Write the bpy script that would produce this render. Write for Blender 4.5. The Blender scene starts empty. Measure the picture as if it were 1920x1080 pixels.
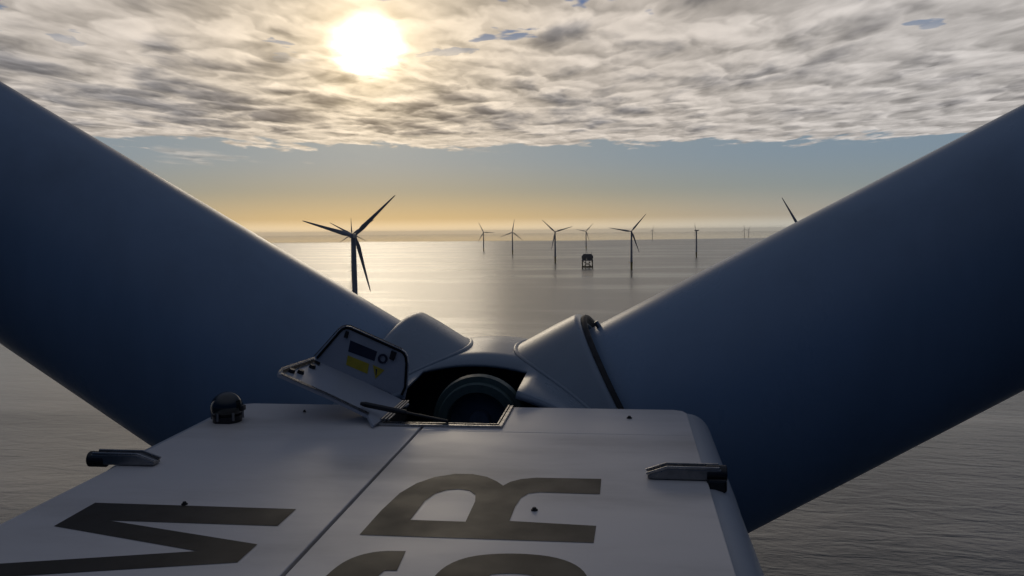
import bpy, bmesh, math, random
from mathutils import Vector, Matrix
from mathutils.geometry import tessellate_polygon
random.seed(4)
SC = bpy.context.scene
COL = SC.collection
R_ = math.radians

# ------------------------------------------------------------------ camera, sky, sun
F = 1640.0                                   # focal length in pixels of a 1920 wide frame
CAMZ = 103.0                                 # eye height over the sea
CAMPOS = Vector((0, 0, CAMZ))
pitch = math.atan((540 - 434) / F)
roll = math.atan(0.010)
fw = Vector((0, math.cos(pitch), -math.sin(pitch)))
rt0 = Vector((1, 0, 0))
dn0 = fw.cross(rt0)
cr, sr = math.cos(roll), math.sin(roll)
CX = rt0 * cr + dn0 * sr                     # image right
CD = -rt0 * sr + dn0 * cr                    # image down
cam = bpy.data.objects.new('camera', bpy.data.cameras.new('camera'))
COL.objects.link(cam)
m = Matrix((CX, -CD, -fw)).transposed().to_4x4()
m.translation = CAMPOS
cam.matrix_world = m
cam.data.sensor_width = 36
cam.data.lens = 36 * F / 1920
cam.data.clip_start = 0.05
cam.data.clip_end = 200000
SC.camera = cam


def ray(px, py):
    return (CX * ((px - 960) / F) + CD * ((py - 540) / F) + fw).normalized()


SUN = ray(688, 88)
SUN_EL = math.asin(SUN.z)
SUN_AZ = math.atan2(SUN.x, SUN.y)


class NT:
    """small wrapper that turns python arithmetic into shader nodes"""
    def __init__(s, tree): s.t = tree
    def node(s, kind, **kw):
        n = s.t.nodes.new(kind)
        for k, v in kw.items(): setattr(n, k, v)
        return n
    def put(s, sock, v):
        if isinstance(v, E): s.t.links.new(v.s, sock)
        elif isinstance(v, bpy.types.NodeSocket): s.t.links.new(v, sock)
        else: sock.default_value = v
    def math(s, op, *a):
        n = s.node('ShaderNodeMath', operation=op)
        for i, v in enumerate(a): s.put(n.inputs[i], v)
        return E(s, n.outputs[0])
    def smooth(s, x, a, b, lo=0.0, hi=1.0):
        n = s.node('ShaderNodeMapRange', interpolation_type='SMOOTHSTEP')
        for i, v in enumerate((x, a, b, lo, hi)): s.put(n.inputs[i], v)
        return E(s, n.outputs[0])
    def lin(s, x, a, b, lo=0.0, hi=1.0):
        n = s.node('ShaderNodeMapRange')
        for i, v in enumerate((x, a, b, lo, hi)): s.put(n.inputs[i], v)
        return E(s, n.outputs[0])
    def vec(s, x, y, z):
        n = s.node('ShaderNodeCombineXYZ')
        for i, v in enumerate((x, y, z)): s.put(n.inputs[i], v)
        return E(s, n.outputs[0])
    def sep(s, v):
        n = s.node('ShaderNodeSeparateXYZ'); s.put(n.inputs[0], v)
        return [E(s, o) for o in n.outputs]
    def vmath(s, op, a, b=None):
        n = s.node('ShaderNodeVectorMath', operation=op)
        s.put(n.inputs[0], a)
        if b is not None: s.put(n.inputs[1], b)
        return E(s, n.outputs['Value'] if op in ('DOT_PRODUCT', 'LENGTH', 'DISTANCE') else n.outputs[0])
    def noise(s, v, scale, detail=3.0, rough=0.5, dist=0.0, color=False):
        n = s.node('ShaderNodeTexNoise')
        s.put(n.inputs['Vector'], v); n.inputs['Scale'].default_value = scale
        n.inputs['Detail'].default_value = detail; n.inputs['Roughness'].default_value = rough
        n.inputs['Distortion'].default_value = dist
        return E(s, n.outputs['Color' if color else 'Fac'])
    def mix(s, f, a, b, blend='MIX'):
        n = s.node('ShaderNodeMix', data_type='RGBA', blend_type=blend)
        s.put(n.inputs[0], f)
        for i, v in ((6, a), (7, b)):
            s.put(n.inputs[i], v if isinstance(v, E) else (*v, 1.0))
        return E(s, n.outputs[2])
    def scale(s, c, f):
        n = s.node('ShaderNodeVectorMath', operation='SCALE')
        s.put(n.inputs[0], c); s.put(n.inputs[3], f)
        return E(s, n.outputs[0])
    def add(s, a, b): return s.vmath('ADD', a, b)


class E:
    def __init__(s, nt, sock): s.nt, s.s = nt, sock
    def __add__(s, o): return s.nt.math('ADD', s, o)
    __radd__ = __add__
    def __sub__(s, o): return s.nt.math('SUBTRACT', s, o)
    def __rsub__(s, o): return s.nt.math('SUBTRACT', o, s)
    def __mul__(s, o): return s.nt.math('MULTIPLY', s, o)
    __rmul__ = __mul__
    def __truediv__(s, o): return s.nt.math('DIVIDE', s, o)
    def __rtruediv__(s, o): return s.nt.math('DIVIDE', o, s)
    def max(s, o): return s.nt.math('MAXIMUM', s, o)
    def min(s, o): return s.nt.math('MINIMUM', s, o)
    def pow(s, o): return s.nt.math('POWER', s, o)


def build_world():
    w = bpy.data.worlds.new('World'); SC.world = w; w.use_nodes = True
    t = w.node_tree; t.nodes.clear(); q = NT(t)
    D = E(q, q.node('ShaderNodeTexCoord').outputs['Generated'])
    D = q.vmath('NORMALIZE', D)
    x, y, z = q.sep(D)
    cs = q.vmath('DOT_PRODUCT', D, tuple(SUN))                  # cosine of the angle to the sun
    ang = q.math('ARCCOSINE', cs.min(1.0).max(-1.0)) * (180 / math.pi)
    zc = z.max(0.02)
    # ---- clear air: pale gold at the horizon under the sun, blue-grey above, dark blue behind
    hx = D * 1.0 if False else None
    hl = q.math('SQRT', x * x + y * y).max(0.001)
    ca = (x * math.sin(SUN_AZ) + y * math.cos(SUN_AZ)) / hl      # cosine of the azimuth from the sun
    az = q.math('ARCCOSINE', ca.min(1.0).max(-1.0)) * (180 / math.pi)
    warm = q.smooth(az, 3.0, 34.0, 1.0, 0.0)
    hor = q.mix(warm, (0.35, 0.33, 0.29), (0.50, 0.37, 0.19))
    mid = q.mix(warm, (0.22, 0.26, 0.27), (0.245, 0.25, 0.21))
    low = q.mix(warm, (0.185, 0.25, 0.315), (0.195, 0.25, 0.295))
    clear = q.mix(q.smooth(z, 0.004, 0.052), hor, mid)
    clear = q.mix(q.smooth(z, 0.035, 0.088), clear, low)
    clear = q.mix(q.smooth(z, 0.10, 0.30), clear, (0.07, 0.13, 0.29))
    pale = q.mix(warm, (0.50, 0.52, 0.49), (0.78, 0.64, 0.43))           # milky air resting on the sea
    clear = q.mix(q.smooth(z, 0.003, 0.017, 0.85, 0.0), clear, pale)
    sky = q.node('ShaderNodeTexSky', sky_type='NISHITA', sun_disc=False)
    sky.sun_elevation = SUN_EL; sky.sun_rotation = SUN_AZ
    nish = q.scale(E(q, sky.outputs[0]), 0.003)
    clear = q.add(clear, nish)
    # ---- cloud deck: a sheet overhead seen in perspective
    px, py = x / zc, y / zc
    P = q.vec(px, py, 0.0)
    rho = q.math('SQRT', px * px + py * py)
    wv = q.scale(q.add(q.noise(P, 1.3, 2, 0.5, color=True), (-0.5, -0.5, -0.5)), 0.30)
    P2 = q.add(P, wv)
    Ps = q.vmath('MULTIPLY', P2, (1.0, 0.42, 1.0))
    sdir = (math.sin(SUN_AZ) * 0.055, math.cos(SUN_AZ) * 0.055, 0)
    n1 = q.noise(q.add(P, (3.1, 7.7, 0)), 0.55, 2, 0.5)                    # banks
    n2 = q.noise(Ps, 3.0, 4, 0.5)                                          # puffs
    n2s = q.noise(q.add(Ps, sdir), 3.0, 4, 0.5)
    n3 = q.noise(q.add(Ps, (11.3, 2.7, 4.0)), 1.25, 3, 0.5)
    def puff(v):
        n = q.node('ShaderNodeTexVoronoi', feature='F1')
        q.put(n.inputs['Vector'], v); n.inputs['Scale'].default_value = 4.0
        n.inputs['Randomness'].default_value = 1.0
        return E(q, n.outputs['Distance'])
    w2 = q.scale(q.add(q.noise(Ps, 3.6, 3, 0.55, color=True), (-0.5, -0.5, -0.5)), 0.42)
    Pv = q.vmath('MULTIPLY', q.add(Ps, w2), (0.8, 1.0, 0.0))
    c0 = puff(Pv)
    c1 = puff(q.add(Pv, (sdir[0], sdir[1], 0)))
    band = q.smooth(rho, 4.6, 6.4) * q.smooth(rho, 8.4, 9.7, 1.0, 0.0)
    band = band * q.smooth(px, -1.2, 2.0, 1.0, 0.2)
    thick = n2 * 0.85 + n3 * 0.42 + n1 * 0.40 + band * 0.17 - q.smooth(rho, 8.6, 9.8) * 0.06 + (0.42 - c0) * 0.26
    dark = q.smooth(thick, 0.80, 1.14)
    relief = (n2s - n2) * 1.6 + (c0 - c1) * 1.2
    near = q.smooth(ang, 2.0, 15.0, 1.0, 0.0)
    side = q.smooth(ang, 8.0, 36.0)
    lit = q.mix(near, q.mix(side, (0.575, 0.505, 0.435), (0.49, 0.46, 0.44)), (0.78, 0.65, 0.49))
    shd = q.mix(near, (0.25, 0.238, 0.24), (0.27, 0.22, 0.17))
    cloud = q.mix(dark, lit, shd)
    cloud = q.scale(cloud, (relief + 1.0).max(0.6).min(1.4))
    # gaps to the blue, ragged far edge of the deck
    gap = q.smooth(q.noise(q.vmath('MULTIPLY', q.add(P2, (5.2, 4.4, 9.0)), (1.0, 0.8, 1.0)), 1.5, 4, 0.6) + n2 * 0.45, 0.575, 0.625)
    gap = (gap + q.smooth(rho, 4.3, 5.6)).min(1.0)
    rag = q.noise(q.vec(px * 1.0, py * 0.35, 2.0), 1.1, 5, 0.6)
    edge = q.smooth(rho + (rag - 0.5) * 4.2 + (n2 - 0.5) * 2.5, 10.1, 10.6, 1.0, 0.0)
    wisp = q.noise(q.vec(px * 0.9, py * 0.3, 3.0), 1.0, 4, 0.55)
    wisp = q.smooth(wisp, 0.58, 0.72) * q.smooth(rho, 10.0, 11.0) * q.smooth(rho, 12.5, 15.0, 1.0, 0.0) * 0.4
    a = (gap * edge + wisp).min(1.0) * q.smooth(z, 0.0, 0.03)
    col = q.mix(a, clear, cloud)
    # ---- light falls off away from the sun: the sky behind and overhead is dim and blue
    fall = q.smooth(ang, 36.0, 76.0, 1.0, 0.0) * q.smooth(z, 0.27, 0.52, 1.0, 0.0)
    back = q.mix(q.smooth(z, 0.22, 1.0), (0.0008, 0.012, 0.044), (0.112, 0.130, 0.175))
    col = q.mix(fall, back, col)
    # ---- the sun behind thin cloud
    wob = (q.noise(D, 26.0, 3, 0.5) - 0.5) * 1.1
    core = q.smooth(ang + wob + dark * 0.5, 0.9, 2.75, 1.0, 0.0)
    halo = q.math('EXPONENT', ang * -0.62) * 1.3
    halo2 = q.math('EXPONENT', ang * -0.12) * 0.03
    col = q.add(col, q.scale(q.vec(1.0, 0.76, 0.40), halo * (1.2 - dark * 0.6)))
    col = q.add(col, q.scale(q.vec(1.0, 0.74, 0.42), halo2))
    col = q.add(col, q.scale(q.vec(1.0, 0.93, 0.78), core * 1.7))
    bg = q.node('ShaderNodeBackground'); q.put(bg.inputs[0], col); bg.inputs[1].default_value = 1.0
    out = q.node('ShaderNodeOutputWorld'); t.links.new(bg.outputs[0], out.inputs[0])


build_world()
sl = bpy.data.lights.new('sun', 'SUN')
sl.energy = 0.12
sl.angle = R_(16.0)                           # the disc is spread by thin cloud
sl.color = (1.0, 0.86, 0.66)
so = bpy.data.objects.new('sun', sl); COL.objects.link(so)
so.rotation_euler = SUN.to_track_quat('Z', 'Y').to_euler()
so.location = (0, 0, 400)
SC.view_settings.view_transform = 'Standard'
SC.view_settings.look = 'None'
SC.view_settings.exposure = 0.0
SC.view_settings.gamma = 1.0
SC.render.engine = 'CYCLES'
SC.cycles.use_denoising = True
SC.cycles.max_bounces = 8
SC.cycles.volume_bounces = 0

# ------------------------------------------------------------------ materials
def mat(name):
    mt = bpy.data.materials.new(name); mt.use_nodes = True
    q = NT(mt.node_tree)
    return mt, q, mt.node_tree.nodes['Principled BSDF']


def pos(q, obj=True):
    return E(q, q.node('ShaderNodeTexCoord').outputs['Object']) if obj else E(q, q.node('ShaderNodeNewGeometry').outputs['Position'])


def bump(q, b, h, strength, dist):
    n = q.node('ShaderNodeBump'); n.inputs['Strength'].default_value = strength
    n.inputs['Distance'].default_value = dist
    q.put(n.inputs['Height'], h); q.t.links.new(n.outputs[0], b.inputs['Normal'])


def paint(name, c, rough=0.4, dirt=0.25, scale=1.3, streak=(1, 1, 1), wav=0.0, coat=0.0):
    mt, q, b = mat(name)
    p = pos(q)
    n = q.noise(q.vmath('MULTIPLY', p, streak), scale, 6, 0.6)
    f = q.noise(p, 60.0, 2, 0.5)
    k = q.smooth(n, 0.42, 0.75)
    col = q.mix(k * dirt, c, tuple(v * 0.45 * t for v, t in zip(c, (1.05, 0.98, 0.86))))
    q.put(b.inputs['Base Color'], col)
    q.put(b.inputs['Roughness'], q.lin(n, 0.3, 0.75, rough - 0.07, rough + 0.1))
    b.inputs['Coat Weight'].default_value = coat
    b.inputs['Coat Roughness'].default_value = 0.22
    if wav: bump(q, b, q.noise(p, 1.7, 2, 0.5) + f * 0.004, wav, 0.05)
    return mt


def plain(name, c, rough=0.5, metal=0.0):
    mt, q, b = mat(name)
    n = q.noise(pos(q), 14.0, 4, 0.6)
    q.put(b.inputs['Base Color'], q.mix(q.smooth(n, 0.4, 0.75) * 0.5, c, tuple(v * 0.6 for v in c)))
    q.put(b.inputs['Roughness'], q.lin(n, 0.3, 0.7, max(0.05, rough - 0.08), rough + 0.1))
    b.inputs['Metallic'].default_value = metal
    return mt


M = dict(
    roof=paint('roof_paint', (0.84, 0.775, 0.715), 0.38, 0.5, 0.9, (0.5, 1.4, 1), wav=0.10),
    body=paint('body_paint', (0.52, 0.53, 0.54), 0.42, 0.25, 0.7, (1, 1, 0.3)),
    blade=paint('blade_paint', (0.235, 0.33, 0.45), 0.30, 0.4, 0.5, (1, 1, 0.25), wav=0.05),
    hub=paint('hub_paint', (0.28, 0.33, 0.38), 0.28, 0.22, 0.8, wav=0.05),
    letter=paint('letter_vinyl', (0.050, 0.042, 0.031), 0.48, 0.3, 3.0),
    black=plain('black_plastic', (0.012, 0.012, 0.014), 0.35),
    rubber=plain('black_rubber', (0.010, 0.010, 0.011), 0.6),
    steel=plain('brushed_steel', (0.42, 0.41, 0.40), 0.28, 1.0),
    dsteel=plain('dark_steel', (0.26, 0.26, 0.26), 0.34, 0.9),
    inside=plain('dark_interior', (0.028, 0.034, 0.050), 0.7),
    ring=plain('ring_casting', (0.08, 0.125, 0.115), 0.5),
    lidin=paint('lid_inner', (0.42, 0.44, 0.48), 0.4, 0.3, 2.0),
    yellow=plain('yellow_sticker', (0.55, 0.42, 0.03), 0.5),
    cover=plain('cover_plate', (0.10, 0.14, 0.20), 0.45),
    navy=plain('navy_sticker', (0.015, 0.022, 0.05), 0.5),
    far=paint('turbine_paint', (0.42, 0.42, 0.43), 0.5, 0.2, 0.1),
    tp=plain('yellow_coating', (0.45, 0.30, 0.03), 0.6),
    sub=plain('substation_cladding', (0.16, 0.16, 0.16), 0.6),
    jacket=plain('jacket_steel', (0.30, 0.24, 0.08), 0.6),
)


for k_ in ('blade', 'hub'): M[k_].node_tree.nodes['Principled BSDF'].inputs['Specular IOR Level'].default_value = 0.36
M['letter'].node_tree.nodes['Principled BSDF'].inputs['Specular IOR Level'].default_value = 0.2


def glass_dome():
    mt, q, b = mat('smoked_dome')
    b.inputs['Base Color'].default_value = (0.012, 0.014, 0.012, 1)
    b.inputs['Roughness'].default_value = 0.08
    b.inputs['Coat Weight'].default_value = 0.6
    return mt


M['dome'] = glass_dome()

# ------------------------------------------------------------------ helpers
def obj(name, bm, material, parent=None, mw=None, smooth=False, bev=0.0, seg=2, auto=None):
    me = bpy.data.meshes.new(name)
    bmesh.ops.recalc_face_normals(bm, faces=bm.faces)
    bm.to_mesh(me); bm.free()
    o = bpy.data.objects.new(name, me); COL.objects.link(o)
    me.materials.append(material)
    if smooth:
        for p in me.polygons: p.use_smooth = True
    if parent: o.parent = parent
    if mw is not None: o.matrix_basis = mw
    if bev:
        md = o.modifiers.new('bevel', 'BEVEL'); md.width = bev; md.segments = seg; md.limit_method = 'ANGLE'; md.angle_limit = R_(35)
        if smooth: md.harden_normals = True
    if auto:
        for e in me.edges: pass
        md = o.modifiers.new('split', 'EDGE_SPLIT'); md.split_angle = R_(auto)
    return o


def tag(o, label=None, cat=None, group=None, kind=None):
    for k, v in (('label', label), ('category', cat), ('group', group), ('kind', kind)):
        if v: o[k] = v
    return o


def box(bm, x0, x1, y0, y1, z0, z1):
    vs = [bm.verts.new((x, y, z)) for z in (z0, z1) for y in (y0, y1) for x in (x0, x1)]
    for f in ((0, 1, 3, 2), (4, 5, 7, 6), (0, 1, 5, 4), (2, 3, 7, 6), (0, 2, 6, 4), (1, 3, 7, 5)):
        bm.faces.new([vs[i] for i in f])


def frame(d):
    d = Vector(d).normalized()
    u = Vector((0, 0, 1)) if abs(d.z) < 0.9 else Vector((1, 0, 0))
    a = d.cross(u).normalized()
    return a, d.cross(a).normalized(), d


def tube(bm, pts, rads, n=16, caps=True, squash=None):
    """rings round a line of points"""
    rings = []
    pts = [Vector(p) for p in pts]
    for i, p in enumerate(pts):
        d = (pts[min(i + 1, len(pts) - 1)] - pts[max(i - 1, 0)])
        a, b, _ = frame(d)
        r = rads[i] if isinstance(rads, (list, tuple)) else rads
        rings.append([bm.verts.new(p + (a * math.cos(t) + b * math.sin(t)) * r) for t in [2 * math.pi * k / n for k in range(n)]])
    for A, B in zip(rings, rings[1:]):
        for k in range(n): bm.faces.new((A[k], A[(k + 1) % n], B[(k + 1) % n], B[k]))
    if caps:
        bm.faces.new(rings[0][::-1]); bm.faces.new(rings[-1])
    return rings


def revolve(bm, prof, axis_o, ax, e1, e2, n=64, a0=0.0, skip=None, angs=None):
    """profile (h, r) turned about the axis; skip(i, k) leaves a face out"""
    A = angs or [2 * math.pi * k / n for k in range(n)]
    n = len(A)
    rings = []
    for h, r in prof:
        c = axis_o + ax * h
        if r < 1e-6: rings.append([bm.verts.new(c)] * n)
        else: rings.append([bm.verts.new(c + (e1 * math.sin(t) + e2 * math.cos(t)) * r) for t in A])
    for i, (P0, P1) in enumerate(zip(rings, rings[1:])):
        for k in range(n):
            if skip and skip(i, k): continue
            j = (k + 1) % n
            vs = []
            for v in (P0[k], P0[j], P1[j], P1[k]):
                if v not in vs: vs.append(v)
            if len(vs) >= 3: bm.faces.new(vs)
    loose = [v for v in bm.verts if not v.link_faces]
    for v in loose: bm.verts.remove(v)


def sheet(loops, h):
    """flat face with holes at height h, loops of (x, y)"""
    bm = bmesh.new()
    L3 = [[Vector((p[0], p[1], 0)) for p in l] for l in loops]
    vs = [bm.verts.new((p.x, p.y, h)) for l in L3 for p in l]
    for t in tessellate_polygon(L3):
        try: bm.faces.new([vs[i] for i in t])
        except ValueError: pass
    return bm


def prism(bm, pts, off):
    """solid from an outline of 3-D points and a thickness vector"""
    A = [bm.verts.new(p) for p in pts]
    B = [bm.verts.new(Vector(p) + off) for p in pts]
    bm.faces.new(A); bm.faces.new(B[::-1])
    n = len(A)
    for i in range(n): bm.faces.new((A[i], A[(i + 1) % n], B[(i + 1) % n], B[i]))


def smooth_loop(pts, rep=3, closed=True):
    for _ in range(rep):
        q = []
        n = len(pts)
        for i in range(n if closed else n - 1):
            a, b = Vector(pts[i]), Vector(pts[(i + 1) % n])
            q += [a * 0.75 + b * 0.25, a * 0.25 + b * 0.75]
        if not closed: q = [Vector(pts[0])] + q + [Vector(pts[-1])]
        pts = q
    return pts


# ------------------------------------------------------------------ the turbine underfoot
# local frame: x across to the right, y along the nacelle to the rotor, z up from the roof
A_ = ray(1172, 395)
RX = A_.cross(Vector((0, 0, 1))).normalized()
NZ = RX.cross(A_)
EYE = 1.65
NF = Matrix((RX, A_, NZ)).transposed().to_4x4()
NF.translation = CAMPOS - NZ * EYE


def onto(px, py, o, n):
    """point of the plane (local origin o, normal n) seen at a pixel of the plan drawing"""
    d = NF.to_3x3().inverted() @ ray(px, py)
    c = Vector((0, 0, EYE))
    return c + d * ((o - c).dot(n) / d.dot(n))


TB = NF @ Vector((-1.434, 4.2, -3.8))
turb = bpy.data.objects.new('wind_turbine', None); COL.objects.link(turb)
turb.location = (TB.x, TB.y, 0)
tag(turb, 'huge pale grey wind turbine underfoot, its lettered nacelle roof and two blades filling the foreground', 'wind turbine', 'offshore wind turbines')
LOC = Matrix.Translation(-turb.location) @ NF        # nacelle frame relative to the turbine root


def part(name, bm, mt, **kw): return obj(name, bm, mt, turb, LOC, **kw)


VL, VR = -3.365, 0.497                               # flat roof between its two creases
VM = 0.5 * (VL + VR)
U0, U1 = -3.2, 7.27
SEAM = -1.565
HU, HL, HR = 6.575, -1.87, -0.99                     # hatch opening

# body: side walls with rounded shoulders, belly, rear wall and notched front wall
bm = bmesh.new()
prof = []
rad = 0.20
for k in range(9):
    t = math.pi / 2 * k / 8
    prof.append((VR + 0.002 + rad * math.sin(t), -0.045 - rad + rad * math.cos(t)))
prof += [(VR + rad + 0.004, -3.0)]
for k in range(7):
    t = math.pi / 2 * k / 6
    prof.append((VR + rad - 0.6 + 0.6 * math.cos(t), -3.2 - 0.6 * math.sin(t)))
prof = [(VR - 0.03, -0.045)] + prof
left = [(2 * VM - a, b) for a, b in prof][::-1]
full = prof + left
rows = []
for u, s, up in ((U0, 0.0, 0.0), (5.20, 0.0, 0.0), (5.45, 0.0, 0.036), (U1 - 0.12, 0.0, 0.036), (U1 - 0.05, 0.04, 0.03), (U1, 0.12, 0.0)):
    rows.append([bm.verts.new((VM + (a - VM) * (1 - s * 0.45), u, b - (s * 0.6 if b > -1.5 else -s) + up * max(0.0, 1 + (b + 0.045) / 0.2))) for a, b in full])
for A, B in zip(rows, rows[1:]):
    for k in range(len(full) - 1): bm.faces.new((A[k], A[k + 1], B[k + 1], B[k]))
bm.faces.new(rows[0])
nac = part('nacelle', bm, M['body'], smooth=True, auto=40)
bm = bmesh.new()                                     # front wall, left open under the hatch
box(bm, VM - 2.0, HL - 0.12, U1 - 0.07, U1 - 0.012, -3.7, -0.10)
box(bm, HR + 0.12, VM + 2.0, U1 - 0.07, U1 - 0.012, -3.7, -0.10)
box(bm, HL - 0.12, HR + 0.12, U1 - 0.07, U1 - 0.012, -3.7, -0.75)
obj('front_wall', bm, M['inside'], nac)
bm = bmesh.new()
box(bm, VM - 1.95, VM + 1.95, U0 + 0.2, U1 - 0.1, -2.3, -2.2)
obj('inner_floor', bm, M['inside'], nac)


def roof_panel(x0, x1, y0, y1, chamfer=None, z=0.0):
    bm = bmesh.new()
    pts = [(x0, y0), (x1, y0), (x1, y1), (x0, y1)]
    if chamfer == 'r': pts = [(x0, y0), (x1, y0), (x1, y1 - 0.12), (x1 - 0.03, y1 - 0.04), (x1 - 0.10, y1), (x0, y1)]
    if chamfer == 'l': pts = [(x0, y0), (x1, y0), (x1, y1), (x0 + 0.10, y1), (x0 + 0.03, y1 - 0.04), (x0, y1 - 0.12)]
    prism(bm, [Vector((a, b, z)) for a, b in pts], Vector((0, 0, -0.044)))
    return obj('roof_panel', bm, M['roof'], nac, bev=0.006, seg=3)


g = 0.011
roof_panel(VL, SEAM - g, U0, 6.49)
roof_panel(SEAM + g, VR, U0, 6.41)
roof_panel(VL, HL - 0.05, 6.50, U1 - 0.01, 'l', -0.004)
# front right panel, joined to the strip behind the hatch
bm = bmesh.new()
pts = [(SEAM + g, 6.419), (VR, 6.419), (VR, U1 - 0.13), (VR - 0.03, U1 - 0.05), (VR - 0.10, U1 - 0.01), (HR + 0.05, U1 - 0.01), (HR + 0.05, HU - 0.05), (SEAM + g, HU - 0.05)]
prism(bm, [Vector((a, b, -0.002)) for a, b in pts], Vector((0, 0, -0.042)))
obj('roof_panel', bm, M['roof'], nac, bev=0.006, seg=3)
bm = bmesh.new(); box(bm, HL - 0.046, SEAM - g, 6.5, HU - 0.05, -0.046, -0.003)
obj('roof_panel', bm, M['roof'], nac, bev=0.004)

# --- lettering (each letter a thin film on the roof)
O0, NZL = Vector((0, 0, 0)), Vector((0, 0, 1))
def rp(px, py):
    p = onto(px, py, O0, NZL); return (p.x, p.y)


R_out = [(-1.362, 4.249), (-1.352, 4.62), (-1.325, 4.93), (-1.27, 5.12), (-1.19, 5.25), (-1.07, 5.33), (-0.96, 5.335), (-0.86, 5.285), (-0.785, 5.20),
         (-0.735, 5.12), (-0.70, 5.20), (-0.64, 5.26), (-0.55, 5.295), (-0.148, 5.305), (-0.148, 5.01), (-0.50, 5.015), (-0.565, 4.985), (-0.60, 4.90), (-0.615, 4.75), (-0.617, 4.52), (-0.153, 4.49), (-0.158, 4.252)]
R_in = [(-1.152, 4.487), (-1.145, 4.80), (-1.115, 4.93), (-1.06, 5.005), (-0.99, 5.03), (-0.92, 5.005), (-0.872, 4.93), (-0.855, 4.82), (-0.850, 4.487)]
Mc = 3.957
Mh = [(-3.052, 4.596), (-1.838, 4.597), (-1.838, 4.330), (-2.80, 4.326), (-1.838, 4.072)]
M_out = Mh + [(a, 2 * Mc - b) for a, b in Mh[::-1]] + [(-3.045, 2 * Mc - 4.216), (-2.10, Mc), (-3.045, 4.216)]
def stroke(c, w):
    c = [Vector((a, b)) for a, b in c]
    c = smooth_loop(c, 3, closed=False)
    l, r = [], []
    for i, p in enumerate(c):
        d = (c[min(i + 1, len(c) - 1)] - c[max(i - 1, 0)]).normalized()
        nrm = Vector((-d.y, d.x)) * w / 2
        l.append(p + nrm); r.append(p - nrm)
    return [(p.x, p.y) for p in l + r[::-1]]


S_out = stroke([(-1.06, 3.94), (-1.20, 3.93), (-1.25, 3.74), (-1.25, 3.36), (-1.20, 3.10), (-0.98, 3.06), (-0.84, 3.20), (-0.76, 3.55), (-0.74, 3.90), (-0.55, 3.97), (-0.33, 3.94), (-0.26, 3.74), (-0.26, 3.36), (-0.30, 3.10), (-0.48, 3.06)], 0.235)
for loops in ([R_out, R_in], [M_out], [S_out]):
    obj('roof_letter', sheet(loops, 0.002), M['letter'], nac)

# --- small fixings on the roof
for px, py, s in ((346, 946, .012), (1002, 957, .013), (1180, 784, .014), (571, 772, .009)):
    a, b = rp(px, py)
    bm = bmesh.new()
    tube(bm, [(a, b, 0.0), (a, b, 0.006), (a, b, 0.007), (a, b, 0.017)], [s * 1.5, s * 1.5, s, s * 0.8], 12)
    obj('roof_bolt', bm, M['rubber'], nac)


# --- lifting lugs with a sloping tongue, one on each shoulder
def lug(x_in, x_out, y, drop):
    sgn = 1 if x_out > x_in else -1
    bm = bmesh.new()
    L = abs(x_out - x_in)
    z0, z1 = 0.004, 0.074
    # side outline, swept across the bar's width
    out = [(0, 0.006), (L * 0.30, z0), (L, z0), (L, z1), (L * 0.27, z1), (0, 0.03)]
    hw = 0.046
    prism(bm, [Vector((x_in + sgn * a, y - hw, z)) for a, z in out], Vector((0, 2 * hw, 0)))
    bar = part('lifting_lug', bm, M['dsteel'], bev=0.008, seg=3)
    bm = bmesh.new()                                 # raised lips along both edges of the top
    for q0, q1 in ((y - hw, y - hw + 0.014), (y + hw - 0.014, y + hw)):
        o2 = [(-0.004, 0.030), (L * 0.27, z1 - 0.002), (L - 0.01, z1 - 0.002), (L - 0.01, z1 + 0.014), (L * 0.26, z1 + 0.014), (-0.012, 0.044)]
        prism(bm, [Vector((x_in + sgn * a, q0, z)) for a, z in o2], Vector((0, q1 - q0, 0)))
    obj('lug_lip', bm, M['steel'], bar, bev=0.004)
    bm = bmesh.new()                                 # round end boss bolted over the shoulder
    xe = x_out
    tube(bm, [(xe - sgn * 0.09, y, 0.042 - drop), (xe - sgn * 0.085, y, 0.042 - drop), (xe + sgn * 0.03, y, 0.042 - drop), (xe + sgn * 0.035, y, 0.042 - drop)], [0.042, 0.052, 0.052, 0.044], 24)
    obj('lug_boss', bm, M['black'], bar, smooth=True, auto=30)
    bm = bmesh.new()                                 # foot under the boss
    if sgn > 0:
        box(bm, xe - 0.09, xe + 0.03, y - 0.085, y + 0.04, -0.06, 0.02)
        obj('lug_foot', bm, M['black'], bar, bev=0.015)
    else: bm.free()


lug(-3.10, -3.545, 5.36, 0.012)
lug(0.135, 0.58, 5.36, 0.005)

# --- obstruction light: squat base with a dark dome
a, b = -3.19, 6.60
bm = bmesh.new()
tube(bm, [(a, b, -0.02), (a, b, 0.05), (a, b, 0.055), (a, b, 0.085)], [0.115, 0.115, 0.10, 0.10], 28)
bl = part('obstruction_light', bm, M['black'], smooth=True, auto=30)
for k in range(6):
    t = k * math.pi / 3 + 0.3
    bm = bmesh.new()
    tube(bm, [(a + 0.118 * math.cos(t), b + 0.118 * math.sin(t), 0.02), (a + 0.118 * math.cos(t), b + 0.118 * math.sin(t), 0.085)], 0.012, 8)
    obj('guard_bar', bm, M['dsteel'], bl)
bm = bmesh.new()
tube(bm, [(a, b, 0.115 + 0.122 * math.sin(t)) for t in [R_(d) for d in range(-24, 88, 8)]] + [(a, b, 0.2375)],
     [0.128 * math.cos(R_(d)) for d in range(-24, 88, 8)] + [0.003], 40)
obj('light_dome', bm, M['dome'], bl, smooth=True)
bm = bmesh.new()
box(bm, a + 0.105, a + 0.150, b - 0.03, b + 0.03, 0.085, 0.13)
obj('photocell', bm, M['black'], bl, bev=0.01)

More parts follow.
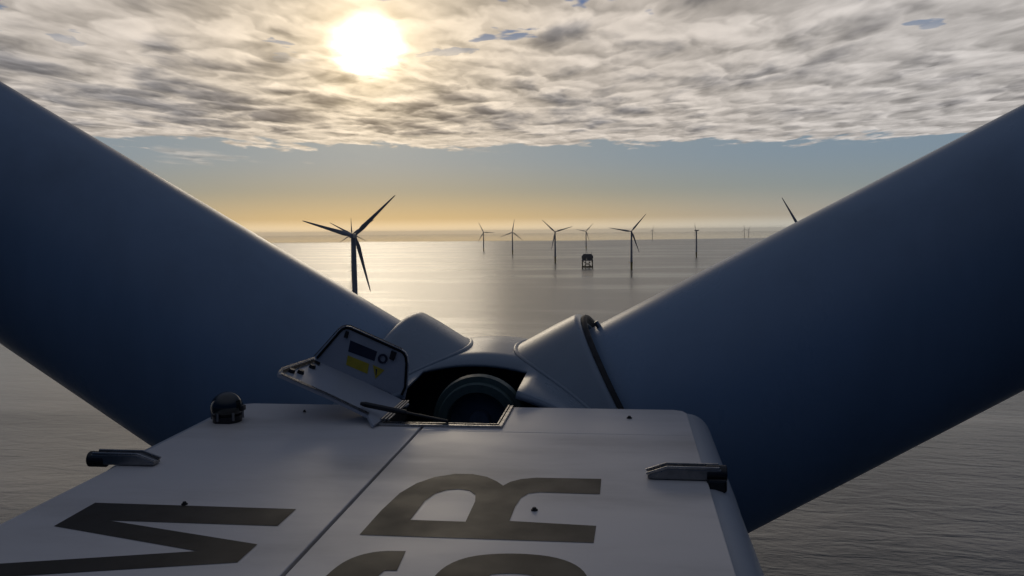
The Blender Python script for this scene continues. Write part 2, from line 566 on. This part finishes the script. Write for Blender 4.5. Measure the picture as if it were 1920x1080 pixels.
# --- hatch frame round the opening
bm = bmesh.new()
fr = [(HL, HU - 0.05, HR + 0.05, HU - 0.02), (HR + 0.012, HU - 0.02, HR + 0.05, U1)]
box(bm, HL - 0.05, HR + 0.05, HU - 0.05, HU - 0.022, -0.10, 0.016)
box(bm, HR + 0.022, HR + 0.05, HU - 0.0219, U1 - 0.02, -0.10, 0.016)
box(bm, HL - 0.05, HL - 0.022, HU - 0.0219, U1 - 0.02, -0.10, 0.016)
hf = part('hatch_frame', bm, M['steel'], bev=0.004)
bm = bmesh.new()
box(bm, HL - 0.0218, HR + 0.0218, HU - 0.0218, HU, -0.11, 0.006)
box(bm, HR, HR + 0.0218, HU + 0.0002, U1 - 0.02, -0.11, 0.006)
box(bm, HL - 0.0218, HL, HU + 0.0002, U1 - 0.02, -0.11, 0.006)
obj('gasket', bm, M['rubber'], hf, bev=0.004)
bm = bmesh.new()
box(bm, HL - 0.016, HR + 0.016, HU + 0.001, HU + 0.012, -0.12, 0.020)
box(bm, HR + 0.004, HR + 0.015, HU + 0.013, U1 - 0.02, -0.12, 0.020)
obj('frame_lip', bm, M['steel'], hf)

# --- the lid: a roof leaf and a leaf at right angles to it, hinged on the left side
hin = Vector((-1.93, 6.61, 0.035))
op = R_(22.9)
wd = Vector((-math.cos(op), 0, math.sin(op)))        # from the hinge to the free edge
nb = Vector((math.sin(op), 0, math.cos(op)))         # out of the roof leaf's inner face
AY = Vector((0, 1, 0))
nb0 = hin
def onB(px, py): return onto(px, py, hin, nb)


bendp = hin + AY * 0.75
nA = (AY * -1 + nb * 0.07).normalized()
def onA(px, py, off=0.0): return onto(px, py, bendp + nA * off, nA)


outB = [(521, 697), (527, 692), (592, 671), (757, 751), (768, 757), (700, 797), (690, 778), (610, 739), (523, 701)]
bm = bmesh.new(); prism(bm, [onB(*p) for p in outB], nb * -0.030)
lid = part('hatch_lid', bm, M['lidin'], bev=0.005)
outA = [(590, 676), (592, 668), (635, 619), (641, 613), (648, 611), (657, 612), (753, 655), (760, 660), (764, 668), (766, 682), (763, 728), (758, 750)]
bm = bmesh.new(); prism(bm, [onA(*p) for p in outA], nA * -0.030)
obj('upright_leaf', bm, M['lidin'], lid, bev=0.005)


def ribbon(pts, fn, wpx, mt, name, par, closed=False):
    """flat strip following a traced line on a leaf"""
    bm = bmesh.new()
    P0 = [Vector((*p, 0)) for p in pts]
    prev = None
    n = len(P0)
    for i, p in enumerate(P0):
        d = (P0[min(i + 1, n - 1)] - P0[max(i - 1, 0)]).normalized()
        nn = Vector((-d.y, d.x, 0)) * wpx / 2
        a_, b_ = p + nn, p - nn
        cur = (bm.verts.new(fn(a_.x, a_.y)), bm.verts.new(fn(b_.x, b_.y)))
        if prev: bm.faces.new((prev[0], prev[1], cur[1], cur[0]))
        prev = cur
    bmesh.ops.solidify(bm, geom=bm.faces[:], thickness=0.012)
    return obj(name, bm, mt, par)


ribbon([(594, 672), (637, 622), (643, 617), (649, 615), (656, 616), (751, 658.5), (757, 663), (760.5, 670), (762, 682), (759.5, 726), (753, 741)], lambda x, y: onA(x, y, 0.010), 4.6, M['rubber'], 'lid_gasket', lid)
ribbon([(531, 696), (588, 676), (600, 682)], lambda x, y: onto(x, y, hin + nb * 0.012, nb), 5, M['rubber'], 'lid_gasket', lid)
ribbon([(527, 699), (612, 737), (692, 775)], lambda x, y: onto(x, y, hin + nb * 0.012, nb), 3.2, M['steel'], 'lid_bright_edge', lid)
ribbon([(523.5, 696), (529, 690), (590, 670)], lambda x, y: onto(x, y, hin + nb * 0.013, nb), 2.6, M['steel'], 'lid_bright_edge', lid)  # strip added to draw the bright highlight along the leaf's lit left edge
ribbon([(589, 668), (635, 616.5), (642, 611.5), (650, 609.5), (658, 610.5), (754, 654)], lambda x, y: onA(x, y, 0.006), 2.2, M['steel'], 'lid_bright_edge', lid)
for (x0, y0) in ((546, 698), (563, 700), (585, 690)):
    bm = bmesh.new(); c = onB(x0, y0)
    tube(bm, [c + nb * 0.001, c + nb * 0.03], [0.03, 0.024], 10)
    obj('lid_latch', bm, M['black'], lid)


def flatA(pts, mt, name, th=0.004):
    bm = bmesh.new(); prism(bm, [onA(*p) for p in pts], nA * th)
    obj(name, bm, mt, lid)


flatA([(657, 638), (707, 659), (702, 677), (653, 659)], M['navy'], 'notice_plate')
flatA([(652, 666), (692, 682), (689, 701), (649, 684)], M['yellow'], 'warning_sticker')
flatA([(699, 684), (721, 694), (704, 710)], M['yellow'], 'warning_triangle')
flatA([(704.5, 691), (707.5, 692), (706, 704), (704.5, 703)], M['navy'], 'triangle_mark', 0.006)
flatA([(650, 620), (655, 622), (652, 634), (646, 632)], M['rubber'], 'lid_catch', 0.03)
flatA([(735, 657), (744, 661), (739, 676), (731, 672)], M['rubber'], 'lid_catch', 0.03)
bm = bmesh.new()                                     # round ring handle
c = onA(718, 672.5); e1, e2, _ = frame(nA)
rr = []
for k in range(28):
    t = 2 * math.pi * k / 28
    d = e1 * math.cos(t) + e2 * math.sin(t)
    rr.append([bm.verts.new(c + d * r_ + nA * h) for r_, h in ((0.026, 0.001), (0.026, 0.016), (0.043, 0.016), (0.043, 0.001))])
for k in range(28):
    A, B = rr[k], rr[(k + 1) % 28]
    for i in range(4): bm.faces.new((A[i], A[(i + 1) % 4], B[(i + 1) % 4], B[i]))
obj('ring_handle', bm, M['navy'], lid)
# hinge leaves and gas strut
bm = bmesh.new()
for k in range(3):
    o_ = 0.03 * k
    tube(bm, [hin + Vector((0.02 + o_, -0.02, 0.0)), hin + Vector((0.02 + o_ * 0.8, 0.66, 0.0))], 0.009, 10)
obj('hinge_rod', bm, M['steel'], lid)
bm = bmesh.new()
s0 = onB(674, 763) + nb * 0.03
s1 = Vector((-1.37, HU + 0.01, 0.03))
tube(bm, [s0, s0.lerp(s1, 0.05), s0.lerp(s1, 0.52), s0.lerp(s1, 0.53), s1], [0.014, 0.022, 0.022, 0.012, 0.012], 14)
part('gas_strut', bm, M['black'], smooth=True, auto=40)

# --- rotor: spinner, blade sockets, blades
HUBC = Vector((-1.45, 9.192, -1.683))
yaw = -0.010
AX = Vector((math.sin(yaw), math.cos(yaw), 0))
SX = Vector((math.cos(yaw), -math.sin(yaw), 0))
UP = Vector((0, 0, 1))
d_op = 0.275
angs = sorted([-d_op + 2 * d_op * k / 10 for k in range(11)] + [d_op + (2 * math.pi - 2 * d_op) * k / 90 for k in range(1, 90)])
prof = [(-1.83, 1.80), (-1.83, 1.855), (-1.80, 1.868), (-1.4, 1.875), (-0.98, 1.885), (-0.4, 1.91), (0.0, 1.93), (0.35, 1.94), (0.6, 1.93), (0.8, 1.90), (1.0, 1.82), (1.25, 1.63), (1.5, 1.3), (1.7, 0.8), (1.78, 0.0)]
n_op = 10
bm = bmesh.new()
revolve(bm, prof, HUBC, AX, SX, UP, angs=angs, skip=lambda i, k: i < 4 and k < n_op)
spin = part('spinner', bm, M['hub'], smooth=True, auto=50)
md = spin.modifiers.new('shell', 'SOLIDIFY'); md.thickness = 0.03; md.offset = -1
bm = bmesh.new()                                     # dark liner inside the shell
revolve(bm, [(-1.80, 1.79), (-0.6, 1.80), (-0.55, 0.0)], HUBC, AX, SX, UP, n=64, skip=lambda i, k: i == 0 and (k < 4 or k >= 60))
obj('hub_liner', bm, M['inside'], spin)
bm = bmesh.new()                                     # bearing flange seen through the hatch
fc = Vector((-1.31, 7.62, -0.235))
revolve(bm, [(0.5, 0.27), (0.0, 0.275), (-0.04, 0.28), (-0.05, 0.29), (-0.05, 0.36), (-0.04, 0.37), (0.02, 0.37), (0.02, 0.42), (0.10, 0.43)], fc, AX, SX, UP, n=48)
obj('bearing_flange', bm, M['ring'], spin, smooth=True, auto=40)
bm = bmesh.new()
revolve(bm, [(0.12, 0.30), (0.12, 0.20), (0.12, 0.10), (0.04, 0.09), (0.04, 0.0)], fc, AX, SX, UP, n=32)
obj('shaft_cover', bm, M['cover'], spin)

def prof_r(h):
    for (h0, r0), (h1, r1) in zip(prof[1:], prof[2:]):
        if h0 <= h <= h1: return r0 + (r1 - r0) * (h - h0) / max(1e-6, h1 - h0)
    return prof[1][1]


def ease(t): t = max(0.0, min(1.0, t)); return t * t * (3 - 2 * t)
def blade_bm(D, N1, N2):
    """round root turning into a blade; N1 in the rotor plane, N2 along the axis"""
    bm = bmesh.new()
    st = [1.80, 1.9, 2.2, 2.6, 3.2, 4, 5, 6, 7, 8, 9.5, 11, 13, 15, 18, 22, 28, 36, 44, 52, 58, 60, 60.6]
    n = 72
    rings = []
    for s in st:
        r0 = 1.301 - 0.0203 * (min(s, 9) - 2)
        k = ease((s - 8.0) / 7.0)
        chord = 3.9 - 3.2 * max(0, (s - 15) / 45.6) ** 0.9
        if s > 59.5: chord *= 0.6 if s < 60.3 else 0.1
        th = chord * (0.34 - 0.20 * ease((s - 14) / 30))
        tw = R_(14) * max(0, 1 - s / 45) * k
        ring = []
        for i in range(n):
            t = 2 * math.pi * i / n
            cx, cy = math.cos(t) * r0, math.sin(t) * r0
            xx = (1 + math.cos(t)) / 2                          # 0 trailing edge .. 1 leading edge
            ax_ = chord * (xx - 0.62)
            ay_ = th * 0.5 * math.sin(t) * (1.25 * xx ** 0.6 if xx > 0 else 0)
            ax_, ay_ = ax_ * math.cos(tw) - ay_ * math.sin(tw), ax_ * math.sin(tw) + ay_ * math.cos(tw)
            a_, b_ = cx * (1 - k) + ax_ * k, cy * (1 - k) + ay_ * k
            bend = 0.0006 * max(0, s - 10) ** 2
            ring.append(bm.verts.new(HUBC + D * s + N1 * a_ + N2 * (b_ + bend)))
        rings.append(ring)
    for A, B in zip(rings, rings[1:]):
        for i in range(n): bm.faces.new((A[i], A[(i + 1) % n], B[(i + 1) % n], B[i]))
    bm.faces.new(rings[0]); bm.faces.new(rings[-1])
    return bm


for th in (R_(30 - 1.09), R_(150 - 1.96), R_(270 - 1.5)):
    D = SX * math.cos(th) + UP * math.sin(th)
    N1 = SX * -math.sin(th) + UP * math.cos(th)
    bm = bmesh.new()
    rc = 1.515
    fil = 0.06 if math.cos(th) > 0.5 else 0.13
    pf = [(1.935 - fil + fil * math.sin(t), rc - fil + fil * math.cos(t)) for t in [R_(15 * k) for k in range(7)]] + [(1.935, 1.36), (1.80, 1.34)]
    NS = 160
    cols = []
    for k in range(NS):                              # each line of the socket starts just under the spinner's skin
        t = 2 * math.pi * k / NS
        sx_, ca_ = (rc + 0.01) * math.sin(t), (rc + 0.01) * math.cos(t)
        rs = prof_r(ca_) - 0.045
        h0 = math.sqrt(max(rs * rs - sx_ * sx_, 0.09))
        pts = [(h0, rc + 0.01)] + [(h0 + (1.80 - h0) * f_, rc + 0.008) for f_ in (0.25, 0.5, 0.75)] + pf
        cols.append([bm.verts.new(HUBC + D * h + (N1 * math.sin(t) + AX * math.cos(t)) * r) for h, r in pts])
    for A, B in zip(cols, cols[1:] + cols[:1]):
        for i in range(len(A) - 1): bm.faces.new((A[i], A[i + 1], B[i + 1], B[i]))
    if math.cos(th) < -0.5 or math.cos(th) > 0.5:
        bw = bmesh.new()
        pts = []
        for k in range(NS + 1):
            t = 2 * math.pi * k / NS
            sx_, ca_ = (rc + 0.01) * math.sin(t), (rc + 0.01) * math.cos(t)
            R1 = prof_r(ca_)
            pts.append(HUBC + D * (math.sqrt(max(R1 * R1 - sx_ * sx_, 0.09)) + 0.004) + (N1 * math.sin(t) + AX * math.cos(t)) * (rc + 0.012))
        tube(bw, pts, 0.022, 8)
        obj('socket_bead', bw, M['hub'], spin, smooth=True)
    obj('blade_socket', bm, M['hub'], spin, smooth=True, auto=60)
    bm = bmesh.new()
    revolve(bm, [(1.86, 1.345), (1.975, 1.40), (1.99, 1.445), (1.975, 1.46), (1.938, 1.462)], HUBC, D, N1, AX, n=128)
    if math.cos(th) > 0.5: obj('socket_seal', bm, M['rubber'], spin, smooth=True)
    else: bm.free()
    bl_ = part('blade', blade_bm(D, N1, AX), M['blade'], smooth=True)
    if math.cos(th) > 0.5:
        bm = bmesh.new()
        c = HUBC + D * 2.06 + N1 * 1.31 - AX * 0.12
        tube(bm, [c - N1 * 0.02, c + N1 * 0.05], [0.03, 0.022], 10)
        obj('root_fitting', bm, M['steel'], bl_)

# --- tower under the nacelle, out of sight from up here
bm = bmesh.new()
tube(bm, [(0, 0, 18), (0, 0, TB.z + 0.05)], [2.6, 1.7], 40)
obj('tower', bm, M['body'], turb, smooth=True, auto=40)
bm = bmesh.new()
tube(bm, [(0, 0, -8), (0, 0, 18)], [2.75, 2.75], 32)
obj('transition_piece', bm, M['tp'], turb, smooth=True, auto=40)

# ------------------------------------------------------------------ the sea
def sea_mat():
    mt, q, b = mat('sea_water')
    p = pos(q, obj=False)
    x, y, z = q.sep(p)
    d = q.math('SQRT', x * x + y * y)
    # wind waves a dozen metres long, crests running across and slightly away to the left
    xr, yr = x * 0.97 - y * 0.22, x * 0.22 + y * 0.97
    w1 = q.noise(q.vec(xr * 0.040, yr * 0.105, 0.0), 1.0, 4, 0.55, 0.6)
    w2 = q.noise(q.vec(xr * 0.20, yr * 0.34, 4.0), 1.0, 3, 0.55, 0.4)
    w3 = q.noise(q.vec(xr * 0.0011, yr * 0.0042, 7.0), 1.0, 5, 0.6)
    # slicks: smoother water, far out in long streaks
    s1 = q.noise(q.vec(x * 0.00022, y * 0.00030, 1.0), 1.0, 4, 0.6)
    far = q.smooth(y + (s1 - 0.5) * 5200.0, 8600.0, 10400.0)
    patch = q.smooth(w3, 0.45, 0.65)
    h = w1 * 1.3 + w2 * 0.36
    n = q.node('ShaderNodeBump'); n.inputs['Distance'].default_value = 1.0
    q.put(n.inputs['Strength'], (patch * -0.16 + 0.40) * (1.0 - far * 0.9))
    q.put(n.inputs['Height'], h * 1.0); q.t.links.new(n.outputs[0], b.inputs['Normal'])
    q.put(b.inputs['Base Color'], q.mix(patch, (0.010, 0.018, 0.020), (0.014, 0.022, 0.022)))
    q.put(b.inputs['Roughness'], (patch * -0.10 + 0.27) * (1.0 - far * 0.8))
    b.inputs['IOR'].default_value = 1.6
    return mt


bm = bmesh.new()
RAD = [0, 60, 200, 600, 2000, 6000, 15000, 30000, 46000]
rings = []
for r in RAD[1:]:
    rings.append([bm.verts.new((r * math.cos(2 * math.pi * k / 96), r * math.sin(2 * math.pi * k / 96), 0)) for k in range(96)])
bm.faces.new(rings[0])
for A, B in zip(rings, rings[1:]):
    for k in range(96): bm.faces.new((A[k], A[(k + 1) % 96], B[(k + 1) % 96], B[k]))
sea = obj('sea', bm, sea_mat())
tag(sea, kind='structure')

# ------------------------------------------------------------------ turbines out at sea
HH, RR = 100.0, 60.0
def far_blade():
    bm = bmesh.new(); rings = []
    for s, c, t in ((1.5, 2.0, 2.0), (4, 2.1, 1.9), (9, 3.6, 1.3), (13, 4.1, 1.0), (22, 3.3, 0.75), (35, 2.4, 0.5), (50, 1.5, 0.3), (58, 0.9, 0.18), (60, 0.3, 0.08)):
        tw = R_(16) * (1 - s / 60)
        ring = []
        for k in range(12):
            a_ = 2 * math.pi * k / 12
            X, Y = c * 1.2 * (0.5 * math.cos(a_) - 0.12), t * 0.5 * math.sin(a_)
            X, Y = X * math.cos(tw) - Y * math.sin(tw), X * math.sin(tw) + Y * math.cos(tw)
            ring.append(bm.verts.new((X, 0.0007 * s * s + Y, s)))
        rings.append(ring)
    for A, B in zip(rings, rings[1:]):
        for k in range(12): bm.faces.new((A[k], A[(k + 1) % 12], B[(k + 1) % 12], B[k]))
    bm.faces.new(rings[0]); bm.faces.new(rings[-1])
    return bm


HUBY = 4.6                                           # hub ahead of the tower axis
proto = bpy.data.objects.new('wind_turbine', None); COL.objects.link(proto)
bm = bmesh.new(); tube(bm, [(0, 0, 18), (0, 0, 60), (0, 0, HH - 2)], [3.0, 2.6, 2.1], 24)
obj('tower', bm, M['far'], proto, smooth=True, auto=40)
bm = bmesh.new(); tube(bm, [(0, 0, -6), (0, 0, 18)], 2.75, 24)
obj('transition_piece', bm, M['tp'], proto, smooth=True, auto=40)
bm = bmesh.new()
tube(bm, [(0, 0, 17.6), (0, 0, 18.2)], 4.6, 20)
for k in range(14):
    t = 2 * math.pi * k / 14
    tube(bm, [(4.4 * math.cos(t), 4.4 * math.sin(t), 18.2), (4.4 * math.cos(t), 4.4 * math.sin(t), 19.4)], 0.06, 5)
box(bm, -8.2, -4.3, -1.2, 1.2, 17.7, 18.3)
obj('service_platform', bm, M['tp'], proto)
bm = bmesh.new(); box(bm, -2.1, 2.1, -9.0, 2.6, HH - 2.1, HH + 2.1)
obj('nacelle', bm, M['far'], proto, bev=0.6, seg=3)
bm = bmesh.new()
revolve(bm, [(-2.0, 1.9), (0.0, 2.1), (1.6, 1.7), (2.6, 0.9), (2.9, 0.0)], Vector((0, HUBY, HH)), Vector((0, 1, 0)), Vector((1, 0, 0)), Vector((0, 0, 1)), n=24)
obj('rotor_hub', bm, M['far'], proto, smooth=True)
b0 = obj('blade', far_blade(), M['far'], proto, smooth=True)
b1 = b0.copy(); COL.objects.link(b1); b2 = b0.copy(); COL.objects.link(b2)


def place(root, px, py, dist, rot, yaw_deg):
    d = ray(px, py); s = dist / d.y
    y_ = R_(yaw_deg)
    hub_off = Vector((math.sin(y_), math.cos(y_), 0)) * HUBY
    P_ = CAMPOS + d * s - hub_off
    root.location = (P_.x, P_.y, 0)
    root.rotation_euler = (0, 0, -y_)
    bl = [c for c in root.children if c.name.startswith('blade')]
    for k, c in enumerate(bl):
        th = R_(rot + 120 * k)
        c.matrix_basis = Matrix.Translation((0, HUBY, HH)) @ Matrix.Rotation(math.pi / 2 - th, 4, 'Y')


TURB = [
    (666, 451, 911, 44, 7.4, 'largest distant wind turbine, dark against the bright sun glitter above the left blade'),
    (661, 445, 1970, 33, 7.4, 'wind turbine half hidden directly behind the largest distant one, one blade showing at its left'),
    (660, 445, 3280, 93, 7.4, 'small wind turbine hidden behind two others in line, one blade pointing straight up'),
    (907, 445, 4700, 117, 7.4, 'leftmost of the small wind turbines on the open sea between the blades'),
    (961, 445.5, 4000, 81, 7.4, 'small wind turbine with one blade upright, second from the left on the open sea'),
    (1041, 444, 2900, 137, 7.4, 'wind turbine with a wide Y of blades, just left of the offshore substation'),
    (1099, 443.5, 5000, 48, 7.4, 'pale wind turbine rising directly behind the offshore substation'),
    (1184, 443, 2330, 50, 7.4, 'dark wind turbine right of the substation, the tallest one on the open sea'),
    (1224, 441.5, 9500, 75, 60, 'faint far wind turbine alone in the pale band right of the tall dark one'),
    (1303.5, 440.5, 3300, 30, -80, 'wind turbine seen edge on, near the upper edge of the right blade'),
    (1396, 437.5, 10300, 100, 40, 'faint far wind turbine, left one of a pair touching the right blade'),
    (1404.5, 438, 10800, 60, 80, 'faint far wind turbine, right one of a pair touching the right blade'),
    (1503, 440, 1366, 120, 7.4, 'wind turbine hidden behind the right blade except for one blade tip above it'),
]
for i, (px, py, dist, rot, yw, lab) in enumerate(TURB):
    if i == 0:
        t_ = proto
    else:
        t_ = proto.copy(); COL.objects.link(t_)
        for c in proto.children:
            k_ = c.copy(); COL.objects.link(k_); k_.parent = t_
    tag(t_, lab, 'wind turbine', 'offshore wind turbines')
    if i == 0:
        b1.parent = proto; b2.parent = proto
    place(t_, px, py, dist, rot, yw)

# ------------------------------------------------------------------ offshore substation
d = ray(1101.5, 501); s = -CAMZ / d.z
SP = CAMPOS + d * s
sub = bpy.data.objects.new('offshore_substation', None); COL.objects.link(sub)
sub.location = (SP.x, SP.y, 0); sub.rotation_euler = (0, 0, R_(-6))
tag(sub, 'dark boxy offshore substation standing on four braced legs in the sea', 'substation')
bm = bmesh.new()
prism(bm, [Vector((x_, -13, z_)) for x_, z_ in ((-16, 27), (16, 27), (16, 31.5), (11, 37.5), (-11, 37.5), (-16, 31.5))], Vector((0, 26, 0)))
obj('topside', bm, M['sub'], sub, bev=0.3)
bm = bmesh.new(); box(bm, -17, 17, -14, 14, 26.2, 26.9); box(bm, -16.5, 16.5, -13.5, 13.5, 18.6, 19.6)
obj('deck', bm, M['sub'], sub)
bm = bmesh.new(); box(bm, -15, -3, -12, 12, 19.62, 26.18); box(bm, -2, 15, -12, 12, 19.62, 26.18)
obj('equipment_room', bm, M['sub'], sub)
bm = bmesh.new(); tube(bm, [(12, 6, 37.5), (12, 6, 45)], 0.3, 8)
obj('mast', bm, M['sub'], sub)
for sx in (-1, 1):
    for sy in (-1, 1):
        bm = bmesh.new(); tube(bm, [(sx * 14.5, sy * 11, -6), (sx * 14, sy * 10, 18.6)], 1.5, 12)
        obj('leg', bm, M['jacket'], sub, smooth=True)
bm = bmesh.new()
for sy in (-1, 1):
    for sx in (-1, 1):
        tube(bm, [(sx * 14.2, sy * 10.8, 1), (-sx * 13.2, sy * 10.1, 17)], 0.45, 8)
        tube(bm, [(sx * 14.2, sy * 10.8, 1), (sx * 13.2, -sy * 10.1, 17)], 0.45, 8)
    tube(bm, [(-14.3, sy * 10.9, 1.5), (14.3, sy * 10.9, 1.5)], 1.5, 8)
    for xm in (-5, 5): tube(bm, [(xm, sy * 10.5, -3), (xm, sy * 10.5, 18.6)], 0.9, 8)
obj('bracing', bm, M['jacket'], sub)

# ------------------------------------------------------------------ haze over the water
HAZE = 1.7e-5
if HAZE:
    bm = bmesh.new(); box(bm, -52000, 52000, -52000, 52000, -9.0, 168.0)
    mt = bpy.data.materials.new('sea_haze'); mt.use_nodes = True
    nt = mt.node_tree; nt.nodes.clear()
    v = nt.nodes.new('ShaderNodeVolumePrincipled'); o_ = nt.nodes.new('ShaderNodeOutputMaterial')
    v.inputs['Color'].default_value = (0.97, 0.97, 0.97, 1)
    v.inputs['Density'].default_value = HAZE
    v.inputs['Anisotropy'].default_value = 0.6
    nt.links.new(v.outputs[0], o_.inputs['Volume'])
    hz = obj('haze', bm, mt)
    tag(hz, kind='stuff')
